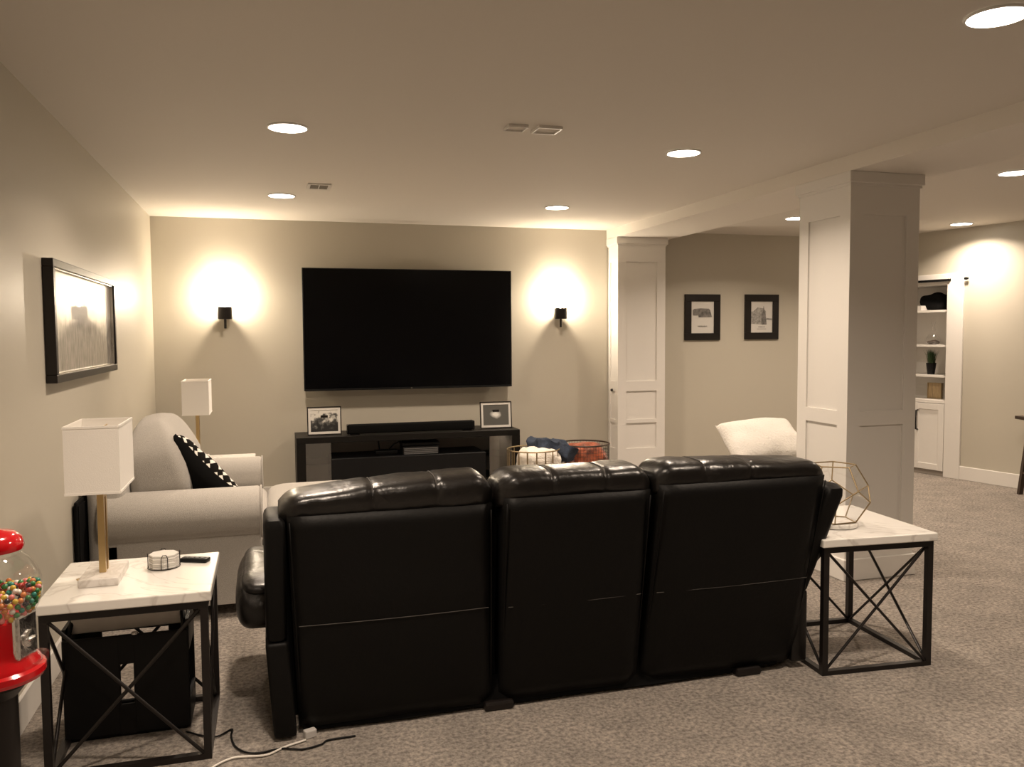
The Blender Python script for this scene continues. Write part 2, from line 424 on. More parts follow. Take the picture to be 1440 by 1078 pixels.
link('centre_cabinet', bx(-.70, .665, -.215, .2, .19, .425, bev=.004, seg=1), M_blackpl, t)
bm = nb(); lathe(bm, [(.014, 0), (.014, .004)], n=12); o = link('indicator_light', bm, mat('blue indicator', (.05, .3, .35), .4, emit=(.1, .8, 1), es=1.2), t); o.location = (.668, -.17, .40); o.rotation_euler = (0, PI/2, 0)
# devices on the inner cabinet
t = thing('media_box', 'black cable box with striped grey front on the console shelf', 'electronics', (1.29, 7.30, .426))
link('case', bx(-.16, .16, -.07, .12, 0, .072, bev=.003, seg=1), M_blackpl, t)
for k in range(4): link('stripe', bx(-.15, .15, -.073, -.069, .006+.015*k, .015+.015*k), mat('grey stripe', (.10, .10, .10), .5) if k == 0 else bpy.data.materials['grey stripe'], t)
o = link('game_console', bx(-.17, .17, -.09, .09, 0, .03, bev=.006), M_blackpl, loc=(1.30, 7.36, .499)); tag(o, 'slim black device stacked on the striped cable box', 'electronics')
t = thing('receiver', 'small black router with antenna left of the striped cable box', 'router', (1.0, 7.38, .426))
link('case', bx(-.1, .1, -.06, .06, 0, .035, bev=.006), M_blackpl, t)
bm = nb(); tube(bm, [(-.05, .04, .03), (-.06, .045, .12)], .006); link('antenna', bm, M_blackpl, t)
bm = nb(); tube(bm, [(1.02, 7.33, .47), (1.06, 7.3, .52), (1.12, 7.32, .54), (1.16, 7.34, .50), (1.19, 7.36, .44)], .006); tag(link('cable_loop', bm, M_blackpl, smooth='all'), 'black cable looping beside the cable box inside the console', 'cable')
# soundbar
t = thing('soundbar', 'long black soundbar lying on the media console', 'soundbar', (1.22, 7.30, .617))
link('case', bx(-.565, .565, -.04, .05, .008, .088, bev=.012, seg=3), mat('speaker cloth', (.004, .004, .004), .9, spec=.1, bump=.2, bscale=400), t, smooth=40)
for x in (-.5, .5): link('foot', bx(x-.04, x+.04, -.03, .04, 0, .01), M_blackpl, t)
link('end_cap', bx(.545, .568, -.042, .052, .006, .09, bev=.01), M_gloss, t)
link('end_cap', bx(-.568, -.545, -.042, .052, .006, .09, bev=.01), M_gloss, t)

def pic_frame(name, label, loc, rz, W, H, border, depth, fm, art, tilt=0, group=None, mat_w=0, inner=None, stand=False):
    t = thing(name, label, 'picture', loc, rz, group); t.rotation_euler = (tilt, 0, rz)
    bm = nb(); w, h = W/2, H/2
    for a in ((-w, w, h-border, h), (-w, w, -h, -h+border), (-w, -w+border, -h+border, h-border), (w-border, w, -h+border, h-border)): box(bm, a[0], a[1], -depth, 0, a[2], a[3], bev=.002, seg=1)
    link('frame', bm, fm, t)
    iw, ih = w-border, h-border; d = -depth*.45
    if mat_w:
        bm = nb()
        for a in ((-iw, iw, ih-mat_w, ih), (-iw, iw, -ih, -ih+mat_w), (-iw, -iw+mat_w, -ih+mat_w, ih-mat_w), (iw-mat_w, iw, -ih+mat_w, ih-mat_w)): box(bm, a[0], a[1], d-.004, d, a[2], a[3])
        link('mat_board', bm, inner or M_paper, t)
    link('print', bx(-iw, iw, d, d+.004, -ih, ih), art, t)
    if stand:
        bm = nb(); box(bm, -.03, .03, .0, .004, -h, h*.4); o = link('easel_leg', bm, M_black, t); o.rotation_euler = (.30, 0, 0); o.location = (0, .0, 0)
    return t
# procedural photographs (flat prints)
def art_field():
    m, n, l, b = nt('monochrome grass field photograph')
    tc = n.new('ShaderNodeTexCoord'); sp = n.new('ShaderNodeSeparateXYZ'); l.new(tc.outputs['Object'], sp.inputs[0])
    mp = n.new('ShaderNodeMapping'); mp.inputs['Scale'].default_value = (34, 1, 13); l.new(tc.outputs['Object'], mp.inputs[0])
    g = n.new('ShaderNodeTexNoise'); g.inputs['Scale'].default_value = 1; g.inputs['Detail'].default_value = 6; l.new(mp.outputs[0], g.inputs['Vector'])
    gr = n.new('ShaderNodeValToRGB'); gr.color_ramp.elements[0].position = .3; gr.color_ramp.elements[0].color = (.12, .11, .095, 1)
    gr.color_ramp.elements[1].position = .72; gr.color_ramp.elements[1].color = (.38, .355, .315, 1); l.new(g.outputs['Fac'], gr.inputs[0])
    h = n.new('ShaderNodeTexNoise'); h.inputs['Scale'].default_value = 9; h.inputs['Detail'].default_value = 5; l.new(tc.outputs['Object'], h.inputs['Vector'])
    ma = n.new('ShaderNodeMath'); ma.operation = 'MULTIPLY_ADD'; ma.inputs[1].default_value = .10; l.new(h.outputs['Fac'], ma.inputs[0]); l.new(sp.outputs['Z'], ma.inputs[2])
    st = n.new('ShaderNodeValToRGB'); st.color_ramp.elements[0].position = .03; st.color_ramp.elements[0].color = (0, 0, 0, 1); st.color_ramp.elements[1].position = .09; st.color_ramp.elements[1].color = (1, 1, 1, 1)
    l.new(ma.outputs[0], st.inputs[0])
    mx = n.new('ShaderNodeMix'); mx.data_type = 'RGBA'; l.new(st.outputs[0], mx.inputs[0]); l.new(gr.outputs[0], mx.inputs[6]); mx.inputs[7].default_value = (.66, .63, .58, 1)
    l.new(mx.outputs[2], b.inputs['Base Color']); b.inputs['Roughness'].default_value = .5
    b.inputs['Coat Weight'].default_value = 1; b.inputs['Coat Roughness'].default_value = .015; b.inputs['Coat IOR'].default_value = 1.6
    return m
t = pic_frame('wall_picture', 'large black framed monochrome grass field picture on the left wall', (XL, 4.81, 1.55), PI/2, 1.54, .545, .036, .045, M_black, art_field())
w_, h_ = .734, .2365
bm = nb()
for a in ((-w_, w_, h_-.006, h_), (-w_, w_, -h_, -h_+.006), (-w_, -w_+.006, -h_, h_), (w_-.006, w_, -h_, h_)): box(bm, a[0], a[1], -.036, -.021, a[2], a[3])
link('silver_fillet', bm, M_silver, t)

M_bwl = ramp_mat('monochrome barn photograph', 14, [(.35, (.02, .02, .02)), (.5, (.25, .24, .22)), (.6, (.7, .68, .64))], rough=.5, coat=.3)
def art_two(name):
    m, n, l, b = nt(name)
    tc = n.new('ShaderNodeTexCoord'); sp = n.new('ShaderNodeSeparateXYZ'); l.new(tc.outputs['Object'], sp.inputs[0])
    t = n.new('ShaderNodeTexNoise'); t.inputs['Scale'].default_value = 26; t.inputs['Detail'].default_value = 5; l.new(tc.outputs['Object'], t.inputs['Vector'])
    a = n.new('ShaderNodeMath'); a.operation = 'MULTIPLY_ADD'; a.inputs[1].default_value = 2.4; l.new(sp.outputs['Z'], a.inputs[0]); l.new(t.outputs['Fac'], a.inputs[2])
    r = n.new('ShaderNodeValToRGB'); e = r.color_ramp.elements; e[0].position = .35; e[0].color = (.02, .02, .02, 1); e[1].position = .64; e[1].color = (.62, .60, .55, 1)
    x = e.new(.5); x.color = (.09, .09, .085, 1); l.new(a.outputs[0], r.inputs[0]); l.new(r.outputs[0], b.inputs['Base Color']); b.inputs['Roughness'].default_value = .35
    return m
def art_spot(name):
    m, n, l, b = nt(name)
    tc = n.new('ShaderNodeTexCoord'); mp = n.new('ShaderNodeMapping'); mp.inputs['Location'].default_value = (.0, 0, -.0); mp.inputs['Scale'].default_value = (11, 1, 15); l.new(tc.outputs['Object'], mp.inputs[0])
    t = n.new('ShaderNodeTexNoise'); t.inputs['Scale'].default_value = 12; l.new(tc.outputs['Object'], t.inputs['Vector'])
    ln = n.new('ShaderNodeVectorMath'); ln.operation = 'LENGTH'; l.new(mp.outputs[0], ln.inputs[0])
    a = n.new('ShaderNodeMath'); a.operation = 'MULTIPLY_ADD'; a.inputs[1].default_value = .8; l.new(t.outputs['Fac'], a.inputs[0]); l.new(ln.outputs['Value'], a.inputs[2])
    r = n.new('ShaderNodeValToRGB'); e = r.color_ramp.elements; e[0].position = .62; e[0].color = (.75, .74, .70, 1); e[1].position = 1.0; e[1].color = (.10, .098, .09, 1)
    l.new(a.outputs[0], r.inputs[0]); l.new(r.outputs[0], b.inputs['Base Color']); b.inputs['Roughness'].default_value = .35
    return m
pic_frame('tabletop_picture', 'black framed monochrome photograph of sky over a shore at the left end of the console', (.468, 7.36, .741), .0, .29, .245, .009, .018, M_black, art_two('shore photograph'), tilt=-.10, mat_w=.02, stand=True)
pic_frame('tabletop_picture', 'black framed monochrome photograph with a pale blur at the right end of the console', (2.01, 7.36, .741), -.0, .30, .245, .009, .018, M_black, art_spot('pale blur photograph'), tilt=-.10, mat_w=.02, stand=True)

# two wall pictures with black frames beyond the beam
def text(parent, s, size, loc, m):
    cu = bpy.data.curves.new('lettering', 'FONT'); cu.body = s; cu.size = size; cu.align_x = 'CENTER'; cu.extrude = .0005
    o = bpy.data.objects.new('tmp', cu); me = bpy.data.meshes.new_from_object(o); bpy.data.objects.remove(o)
    me.materials.append(m); o = bpy.data.objects.new('lettering', me); C.objects.link(o); o.parent = parent
    o.location = loc; o.rotation_euler = (PI/2, 0, 0); return o
M_ink = mat('grey ink', (.16, .15, .14), .8, var=.5, vscale=30)
M_ink2 = mat('pale grey ink', (.30, .29, .27), .8, var=.4, vscale=45)
t = pic_frame('map_picture', 'black framed print of a grey state outline, left of the two', (4.316, YB, 1.642), 0, .405, .47, .072, .022, M_black, M_paper, group='black framed prints beyond the beam')
pts = [(-.10, .055), (-.03, .062), (.07, .058), (.085, .045), (.097, .01), (.108, -.028), (.0, -.03), (-.045, -.03), (-.05, -.01), (-.108, -.012), (-.112, .04)]
bm = nb(); a = [bm.verts.new((x, -.013, z+.03)) for x, z in pts]; bm.faces.new(a[::-1]); link('state_outline', bm, M_ink, t)
text(t, 'NEBRASKA', .022, (0, -.0125, -.10), M_ink)
t = pic_frame('skyline_picture', 'black framed pale sketch of a domed tower among trees, right of the two', (5.012, YB, 1.645), 0, .405, .47, .072, .022, M_black, M_paper, group='black framed prints beyond the beam')
for (pts, mm) in (([(-.125, -.07), (.05, -.08), (.05, .06), (.02, .09), (-.05, .1), (-.10, .06), (-.125, .055)], M_ink2), ([(.0, -.08), (.06, -.08), (.052, .0), (.035, .06), (.022, .12), (.012, .06), (-.005, .0)], M_ink), ([(.05, -.03), (.125, -.035), (.125, -.015), (.06, -.01)], M_ink2)):
    bm = nb(); yy = -.0125 if mm is M_ink2 else -.013
    a = [bm.verts.new((x, yy, z)) for x, z in pts]; f = bm.faces.new(a); bmesh.ops.recalc_face_normals(bm, faces=[f]); link('sketch', bm, mm, t)
bm = nb(); box(bm, -.04, .04, -.0125, -.012, -.108, -.10); box(bm, -.055, .055, -.0125, -.012, -.128, -.123); link('caption_line', bm, M_ink2, t)

# ------------------------------------------------------------------ built-in bookcase in the right wall
t = thing('built_in_bookcase', 'white built-in bookcase with shelves above panelled doors in the right wall', 'bookcase', WA, WR)
link('back_board', bx(-.355, .36, .32, .335, 0, 1.95), M_white, t)
for a, b in ((-.36, -.345), (.35, .365)): link('side_board', bx(a, b, 0, .335, 0, 1.95), M_white, t)
link('top_board', bx(-.36, .365, 0, .335, 1.95, 1.965), M_white, t)
for z in (1.345, 1.033, 1.70): link('shelf', bx(-.345, .35, .01, .32, z-.022, z), M_white, t)
link('counter', bx(-.36, .362, -.012, .32, .745, .78, bev=.003, seg=1), M_white, t)
link('casing', bx(.362, .535, -.022, 0, 0, 2.06, bev=.003, seg=1), M_white, t)
link('casing', bx(-.495, -.36, -.022, 0, 0, 2.06, bev=.003, seg=1), M_white, t)
link('casing_head', bx(-.36, .362, -.022, 0, 1.955, 2.06, bev=.003, seg=1), M_white, t)
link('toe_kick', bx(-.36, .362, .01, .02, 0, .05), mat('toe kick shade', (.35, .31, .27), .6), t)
link('rail', bx(-.5, .40, -.042, -.022, 1.985, 2.008), M_blackcloth, t)
bm = nb(); lathe(bm, [(.012, 0), (.014, .015), (.010, .035)], n=10); o = link('rail_end', bm, M_blackcloth, t); o.location = (.55, -.03, 2.0); o.rotation_euler = (0, PI/2, 0)
for (u0, u1, hu) in ((.008, .355, .062), (-.352, -.004, -.062)):
    bm = nb(); st = .062
    box(bm, u0, u0+st, -.02, 0, .055, .74, bev=.002, seg=1); box(bm, u1-st, u1, -.02, 0, .055, .74, bev=.002, seg=1)
    box(bm, u0+st, u1-st, -.02, 0, .055, .055+st, bev=.002, seg=1); box(bm, u0+st, u1-st, -.02, 0, .74-st, .74, bev=.002, seg=1)
    box(bm, u0+st-.002, u1-st+.002, -.010, 0, .055+st, .74-st)
    d = link('door', bm, M_white, t)
    bm = nb(); tube(bm, [(hu, -.018, .665), (hu, -.045, .66), (hu, -.05, .60), (hu, -.05, .53), (hu, -.045, .465), (hu, -.018, .46)], .009); link('handle', bm, M_black, d, smooth='all')
def wl(u, d, z):  # bookcase local -> world
    ca, sa = math.cos(WR), math.sin(WR); return (WA[0]+u*ca-d*sa, WA[1]+u*sa+d*ca, z)
bm = nb(); puff(bm, (0, 0, .085), (.145, .09, .088), .6, .6, 24, 14, lump=.03, ls=9); o = link('folded_bag', bm, M_blackcloth, loc=wl(.10, .17, 1.70), smooth='all'); o.rotation_euler = (0, 0, WR); tag(o, 'black slouching bag on the top shelf of the bookcase', 'bag')
o = link('paper_stack', bx(-.05, .05, -.05, .05, 0, .05), M_paper, loc=wl(.0, .065, 1.70)); o.rotation_euler = (0, 0, WR); tag(o, 'small white block on the top shelf beside the black bag', 'block')
t = thing('glass_decanter', 'clear long-necked glass decanter holding dark stones on the second shelf', 'vase', wl(.115, .13, 1.345))
bm = nb(); lathe(bm, [(.055, .0), (.07, .02), (.072, .05), (.05, .09), (.02, .14), (.014, .20), (.022, .235), (.020, .235), (.012, .20), (.018, .14)], n=24, cap=False); link('glass_body', bm, M_glass, t, smooth='all')
bm = nb(); puff(bm, (0, 0, .024), (.06, .06, .022), 1, 1, 18, 10, lump=.008, ls=40); link('stones', bm, mat('dark stones', (.05, .035, .025), .6), t)['kind'] = 'stuff'
t = thing('potted_grass', 'green grass plant in a black pot on the third shelf', 'plant', wl(.105, .12, 1.033))
bm = nb(); lathe(bm, [(.035, 0), (.05, .12), (.046, .12), (.044, .105), (.001, .105)], n=20, cap=False); link('pot', bm, M_blackpl, t, smooth=40)
bm = nb()
for k in range(150):
    a = random.uniform(0, 2*PI); r = random.uniform(0, .035); L = random.uniform(.10, .17); ln = random.uniform(.0, .06)
    bx_, by_ = r*math.cos(a), r*math.sin(a); b2 = a+random.uniform(-.6, .6)
    p0 = Vector((bx_, by_, .105)); p1 = p0+Vector((math.cos(b2)*ln*.4, math.sin(b2)*ln*.4, L*.6)); p2 = p0+Vector((math.cos(b2)*ln, math.sin(b2)*ln, L))
    s = Vector((-math.sin(b2), math.cos(b2), 0))*.0035
    v = [bm.verts.new(q) for q in (p0-s, p0+s, p1+s*.8, p1-s*.8, p2)]
    bm.faces.new(v[:4]); bm.faces.new((v[3], v[2], v[4]))
o = link('grass_blades', bm, M_plant, t); o['kind'] = 'stuff'
t = thing('wooden_picture_block', 'small framed wood-grain block on the bookcase counter', 'decoration', wl(.13, .16, .78), WR)
link('block', bx(-.07, .07, -.012, .012, .006, .158), M_tan, t)
bm = nb()
for a in ((-.08, -.07, .0, .165), (.07, .08, .0, .165), (-.07, .07, 0, .006), (-.07, .07, .158, .165)): box(bm, a[0], a[1], -.018, .018, a[2], a[3])
link('frame', bm, M_gold2, t)
bm = nb(); lathe(bm, [(.03, 0), (.032, .10), (.030, .10), (.028, .006)], n=18, cap=False); o = link('glass_tumbler', bm, M_glass, loc=wl(.255, .15, .78), smooth=40); tag(o, 'clear glass tumbler beside the wood-grain block on the counter', 'glass')

# ------------------------------------------------------------------ end tables
def end_table(label, loc, rz, w=.55, d=.55, h=.60):
    t = thing('end_table', label, 'table', loc, rz, 'marble-topped end tables')
    link('marble_top', bx(-w/2, w/2, -d/2, d/2, h-.035, h, bev=.004, seg=2), M_marble, t)
    L = .026; x, y = w/2-.012, d/2-.012; zt = h-.0355
    for sx in (-1, 1):
        for sy in (-1, 1):
            a = sorted((sx*x, sx*(x-L))); b = sorted((sy*y, sy*(y-L))); link('leg', bx(*a, *b, 0, zt), M_black, t)
    for z0, z1 in ((zt-.026, zt), (.0, .02)):
        for s in (-1, 1):
            b = sorted((s*y, s*(y-L))); link('rail', bx(-x+L, x-L, *b, z0, z1), M_black, t)
            a = sorted((s*x, s*(x-L))); link('rail', bx(*a, -y+L, y-L, z0, z1), M_black, t)
    for s in (-1, 1):
        for q in (-1, 1):
            yy = s*(y-L/2)+q*.004; bm = nb(); tube(bm, [(-(x-L*.7), yy, .012 if q > 0 else zt-.02), (x-L*.7, yy, zt-.02 if q > 0 else .012)], .0065, 6); link('cross_bar', bm, M_black, t, smooth=60)
            xx = s*(x-L/2)+q*.004; bm = nb(); tube(bm, [(xx, -(y-L*.7), .012 if q > 0 else zt-.02), (xx, y-L*.7, zt-.02 if q > 0 else .012)], .0065, 6); link('cross_bar', bm, M_black, t, smooth=60)
    return t
end_table('marble-topped black metal table at the left wall, carrying coasters and a remote', (-.478, 3.285, 0), 0)
end_table('marble-topped black metal table at the right end of the black sofa', (2.555, 3.262, 0), -.075, w=.56, d=.62, h=.597)
end_table('marble-topped table mostly hidden behind the far arm of the grey armchair', (-.37, 6.235, 0), 0)

def table_lamp(label, loc):
    t = thing('table_lamp', label, 'lamp', loc, 0, 'gold table lamps with square white shades')
    link('base', bx(-.065, .065, -.12, .12, 0, .028, bev=.002, seg=1), M_marble2, t)
    for y in (-.022, .022): link('stem', bx(-.011, .011, y-.011, y+.011, .028, .37), M_brass, t)
    bm = nb(); box(bm, -.011, .011, -.011, .011, .30, .36); lathe(bm, [(.014, .36), (.018, .375), (.018, .40), (.01, .41)], n=12); link('socket', bm, M_brass, t)
    bm = nb(); w, d, z0, z1, k = .088, .155, .338, .568, .003
    for a in ((-w, w, -d, -d+k), (-w, w, d-k, d), (-w, -w+k, -d+k, d-k), (w-k, w, -d+k, d-k)): box(bm, *a, z0, z1)
    s = link('shade', bm, M_shade, t)
    for z in (z0, z1):
        bm = nb()
        for a in ((-w-.0015, w+.0015, -d-.0015, -d+k+.001), (-w-.0015, w+.0015, d-k-.001, d+.0015), (-w-.0015, -w+k+.001, -d, d), (w-k-.001, w+.0015, -d, d)): box(bm, *a, z-.004, z+.004)
        link('edge_binding', bm, M_shade, s)
    bm = nb(); tube(bm, [(-w+.002, 0, z1-.02), (w-.002, 0, z1-.02)], .002, 5); tube(bm, [(0, -d+.002, z1-.02), (0, d-.002, z1-.02)], .002, 5); link('spider', bm, M_brass, s)
    bm = nb(); lathe(bm, [(.012, .41), (.03, .45), (.028, .475), (.002, .49)], n=12); link('bulb', bm, M_shade, t, smooth='all')
table_lamp('gold-stemmed lamp with white shade on the table at the left wall', (-.587, 3.30, .60))
table_lamp('gold-stemmed lamp with white shade beyond the grey armchair', (-.478, 6.26, .60))

# coasters: octagonal stack in a wire holder, remote
t = thing('coaster_set', 'stack of white octagonal coasters in a black wire holder', 'coasters', (-.394, 3.385, .60), .1)
for k in range(6):
    bm = nb(); lathe(bm, [(.052, .003+k*.0085), (.054, .004+k*.0085), (.054, .0095+k*.0085), (.052, .0108+k*.0085)], n=8); link('coaster', bm, M_paper if k % 2 else M_marble, t)
bm = nb()
for k in range(4):
    a = k*PI/2+PI/8-.35; R = .0575
    P = lambda da, z: (R*math.cos(a+da), R*math.sin(a+da), z)
    tube(bm, [P(-.2, .002), P(-.2, .045), P(-.1, .058), P(.1, .058), P(.2, .045), P(.2, .002)], .0016, 5)
tube(bm, [(.0575*math.cos(q*PI/12), .0575*math.sin(q*PI/12), .0022) for q in range(24)], .0016, 5, closed=True)
link('wire_holder', bm, M_black, t)
t = thing('remote_control', 'black remote control beside the coaster stack', 'remote', (-.286, 3.43, .60), -.42)
link('body', bx(-.055, .055, -.02, .02, 0, .016, bev=.004), M_blackpl, t, smooth=40)
for k in range(4): link('button', bx(-.04+k*.022, -.026+k*.022, -.009, .009, .016, .0175), mat('remote button', (.08, .08, .08), .5) if k == 0 else bpy.data.materials['remote button'], t)
bm = nb(); lathe(bm, [(.014, 0), (.016, .001), (.016, .0025), (.001, .003)], n=16, cap=False); tag(link('metal_disc', bm, M_brass, loc=(-.665, 3.30, .60)), 'small flat metal disc left of the lamp base on the left table', 'disc')

# ------------------------------------------------------------------ black crate under the left table
t = thing('storage_crate', 'large black plastic crate with a slot handle under the left table', 'crate', (-.52, 3.40, 0))
def slotted(y0, y1, s1=.022, zs0=.125, zs1=.275):
    bm = nb(); w = .215; zt = .385; s0 = -s1
    r = []
    box(bm, -w, s0, y0, y1, .012, zt, bev=.007, seg=2); box(bm, s1, w, y0, y1, .012, zt, bev=.006, seg=2)
    box(bm, s0-.008, s1+.008, y0, y1, .012, zs0, bev=.004, seg=1); box(bm, s0-.008, s1+.008, y0, y1, zs1, zt, bev=.004, seg=1); return bm
link('front_panel', slotted(-.12, -.105), M_blackpl, t)
link('back_panel', slotted(.105, .12, .12, .05, .33), M_blackpl, t)
for a, b in ((-.215, -.203), (.203, .215)):
    bm = nb(); box(bm, a, b, -.105, .105, .012, .11); box(bm, a, b, -.105, .105, .30, .42); link('side_panel', bm, M_blackpl, t)
link('floor_panel', bx(-.2, .2, -.105, .105, .0, .014), M_blackpl, t)
for s in (-1, 1):
    bm = nb(); tube(bm, [(s*.20, -.11, .37), (s*.19, -.06, .43), (s*.18, .0, .45), (s*.19, .07, .43)], .009); link('handle_loop', bm, M_blackpl, t, smooth='all')
bm = nb(); lathe(bm, [(.012, 0), (.012, .006)], n=10); o = link('latch', bm, M_chrome, t); o.location = (.03, -.118, .386)
t = thing('grey_box', 'pale grey flat box lying across the top of the black crate', 'box', (-.52, 3.44, .388), .04)
link('body', bx(-.195, .195, -.10, .11, 0, .095, bev=.004), M_grey, t)
link('lid', bx(-.20, .20, -.105, .115, .095, .11, bev=.003), M_paper, t)

# ------------------------------------------------------------------ gumball machine
GX, GY, GO = -.5625, 1.950, -.026
t = thing('gumball_machine', 'red gumball machine with glass globe on a black stand at the left edge', 'gumball machine', (GX, GY, GO))
bm = nb(); lathe(bm, [(.16, .026), (.16, .036), (.13, .054), (.045, .065), (.040, .08), (.040, .75), (.06, .775), (.06, .789)], n=28); link('stand', bm, M_black, t, smooth=30)
bm = nb(); lathe(bm, [(.09, .789), (.106, .792), (.110, .800), (.109, .812), (.101, .817), (.099, .826), (.086, .842), (.082, .86), (.080, .918), (.074, .926), (.02, .928)], n=48); link('body', bm, M_red, t, smooth=30).scale = (.87, .87, 1)
GZ, GR = .978, .094
prof = [(GR*math.cos(a), GZ+GR*math.sin(a)) for a in [math.radians(q) for q in range(-36, 60, 6)]]
bm = nb(); lathe(bm, prof, n=40, cap=False); link('glass_globe', bm, M_glass, t, smooth='all')
bm = nb(); lathe(bm, [(.052, 1.060), (.061, 1.062), (.063, 1.070), (.059, 1.086), (.046, 1.098), (.02, 1.104), (.014, 1.108), (.0005, 1.112)], n=40); link('lid', bm, M_red, t, smooth=50)
# coin mechanism turned to the right of the view
cm = -.35
def gpt(a, r, z): return (r*math.cos(a), r*math.sin(a), z)
bm = nb(); vs = box(bm, .058, .076, -.032, .032, .838, .932, bev=.006)
bmesh.ops.rotate(bm, verts=bm.verts, cent=(0, 0, 0), matrix=Matrix.Rotation(cm, 3, 'Z')); cmo = link('coin_plate', bm, M_chrome, t)
bm = nb(); lathe(bm, [(.018, 0), (.018, .003), (.013, .005), (.006, .006)], n=20); box(bm, -.003, .003, -.013, .013, .004, .012, bev=.002, seg=1)
o = link('crank', bm, M_chrome, cmo, smooth=40); o.location = gpt(cm, .076, .878); o.rotation_euler = (0, PI/2, cm)
bm = nb(); lathe(bm, [(.008, 0), (.008, .008)], n=10); o = link('coin_slot', bm, M_black, cmo); o.location = gpt(cm, .071, .918); o.rotation_euler = (0, PI/2, cm)
bm = nb(); puff(bm, (.094, 0, .838), (.018, .024, .014), .6, .7, 16, 8); bmesh.ops.rotate(bm, verts=bm.verts, cent=(0, 0, 0), matrix=Matrix.Rotation(cm, 3, 'Z')); link('chute_flap', bm, M_glass, t, smooth='all')
cols = {'yellow': (.62, .42, .05), 'orange': (.60, .20, .05), 'red': (.40, .03, .02), 'green': (.03, .20, .05), 'teal': (.02, .22, .16), 'white': (.75, .70, .62), 'pink': (.75, .22, .20), 'black': (.015, .012, .02)}
gm = {}
for k, c in cols.items():
    bm = nb(); bmesh.ops.create_icosphere(bm, subdivisions=2, radius=.0060)
    me = bpy.data.meshes.new('gumball'); bm.to_mesh(me); bm.free(); me.materials.append(mat(k+' gumball candy', c, .25, coat=.5))
    for p in me.polygons: p.use_smooth = True
    gm[k] = me
pts = []
fill = GZ-.004
def addp(p, md=.0114):
    for q in pts:
        if (q-p).length < md: return
    pts.append(p)
for i in range(2600):
    z = 1-2*(i+.5)/2600; a = i*2.399963; r = math.sqrt(1-z*z); R = GR-.0078
    p = Vector((R*r*math.cos(a), R*r*math.sin(a), GZ+R*z))
    if GZ-.056 < p.z < fill+.008*math.sin(3*a): addp(p)
for i in range(1400):
    a = random.uniform(0, 2*PI); r = .083*math.sqrt(random.random()); addp(Vector((r*math.cos(a), r*math.sin(a), fill+random.uniform(-.004, .007)+.006*math.cos(a*2))))
camr = Vector((0-GX, 0-GY, CAMH-GO))
def infr(p):
    q = p+Vector((GX, GY, GO))-Vector((0, 0, CAMH)); return 720+F*q.dot(rt)/q.dot(fw) > -6
pts.sort(key=lambda p: (not infr(p), (p-camr).length))
names = list(cols); wts = [5, 5, 3, 5, 4, 3, 2, 2]
for i, p in enumerate(pts[:295]):
    k = random.choices(names, wts)[0]
    o = bpy.data.objects.new('gumball', gm[k]); C.objects.link(o); o.location = p+Vector((GX, GY, GO))
    tag(o, k+' round gumball inside the glass globe of the gumball machine', 'gumball', k+' gumballs in the glass globe')
if pts[295:]:
    bm = nb()
    for p in pts[295:]: bmesh.ops.create_icosphere(bm, subdivisions=1, radius=.0060, matrix=Matrix.Translation(p+Vector((GX, GY, GO))))
    o = link('gumballs', bm, gm['orange'].materials[0], smooth='all'); tag(o, 'mass of further gumballs at the hidden side of the globe', 'gumballs', kind='stuff')

# ------------------------------------------------------------------ black leather reclining sofa
sofa = thing('reclining_sofa', 'three-seat black leather reclining sofa seen from behind', 'sofa', (1.12, 3.55, 0))
SX, SY = 1.12, 3.55
def L_(p): return (p[0]-SX, p[1]-SY, p[2])
def back_panel(x0, x1, xt0, xt1, yb, yt, z0, z1):
    """leaning padded rear panel, thickness forward, gentle bulge"""
    bm = nb(); nx, nz = 14, 16; T = .12; g = []
    for side in (0, 1):
        rows = []
        for j in range(nz+1):
            v = j/nz; z = z0+(z1-z0)*v; row = []
            for i in range(nx+1):
                u = i/nx; xa = x0+(xt0-x0)*v; xb = x1+(xt1-x1)*v; x = xa+(xb-xa)*u
                y = yb+(yt-yb)*(v**.85)
                if side == 0:
                    eu = min(u, 1-u); ev = min(v, 1-v)
                    y += .022*max(0, 1-eu/.02)**2+(.012*max(0, 1-v/.02)**2)
                    y -= .012*math.sin(PI*u)*math.sin(PI*v)
                    y += .004*noise.noise(Vector((x*5, z*5, 1)))
                    y += .006*max(0, 1-abs(z-.435)/.014)
                else: y += T
                row.append(bm.verts.new(L_((x, y, z))))
            rows.append(row)
        g.append(rows)
    for side in (0, 1):
        for j in range(nz):
            for i in range(nx):
                r = g[side]; q = (r[j][i], r[j][i+1], r[j+1][i+1], r[j+1][i]); bm.faces.new(q if side == 0 else q[::-1])
    f, b = g
    for j in range(nz):
        bm.faces.new((f[j][0], f[j+1][0], b[j+1][0], b[j][0])); bm.faces.new((f[j+1][nx], f[j][nx], b[j][nx], b[j+1][nx]))
    for i in range(nx):
        bm.faces.new((f[0][i+1], f[0][i], b[0][i], b[0][i+1])); bm.faces.new((f[nz][i], f[nz][i+1], b[nz][i+1], b[nz][i]))
    return bm
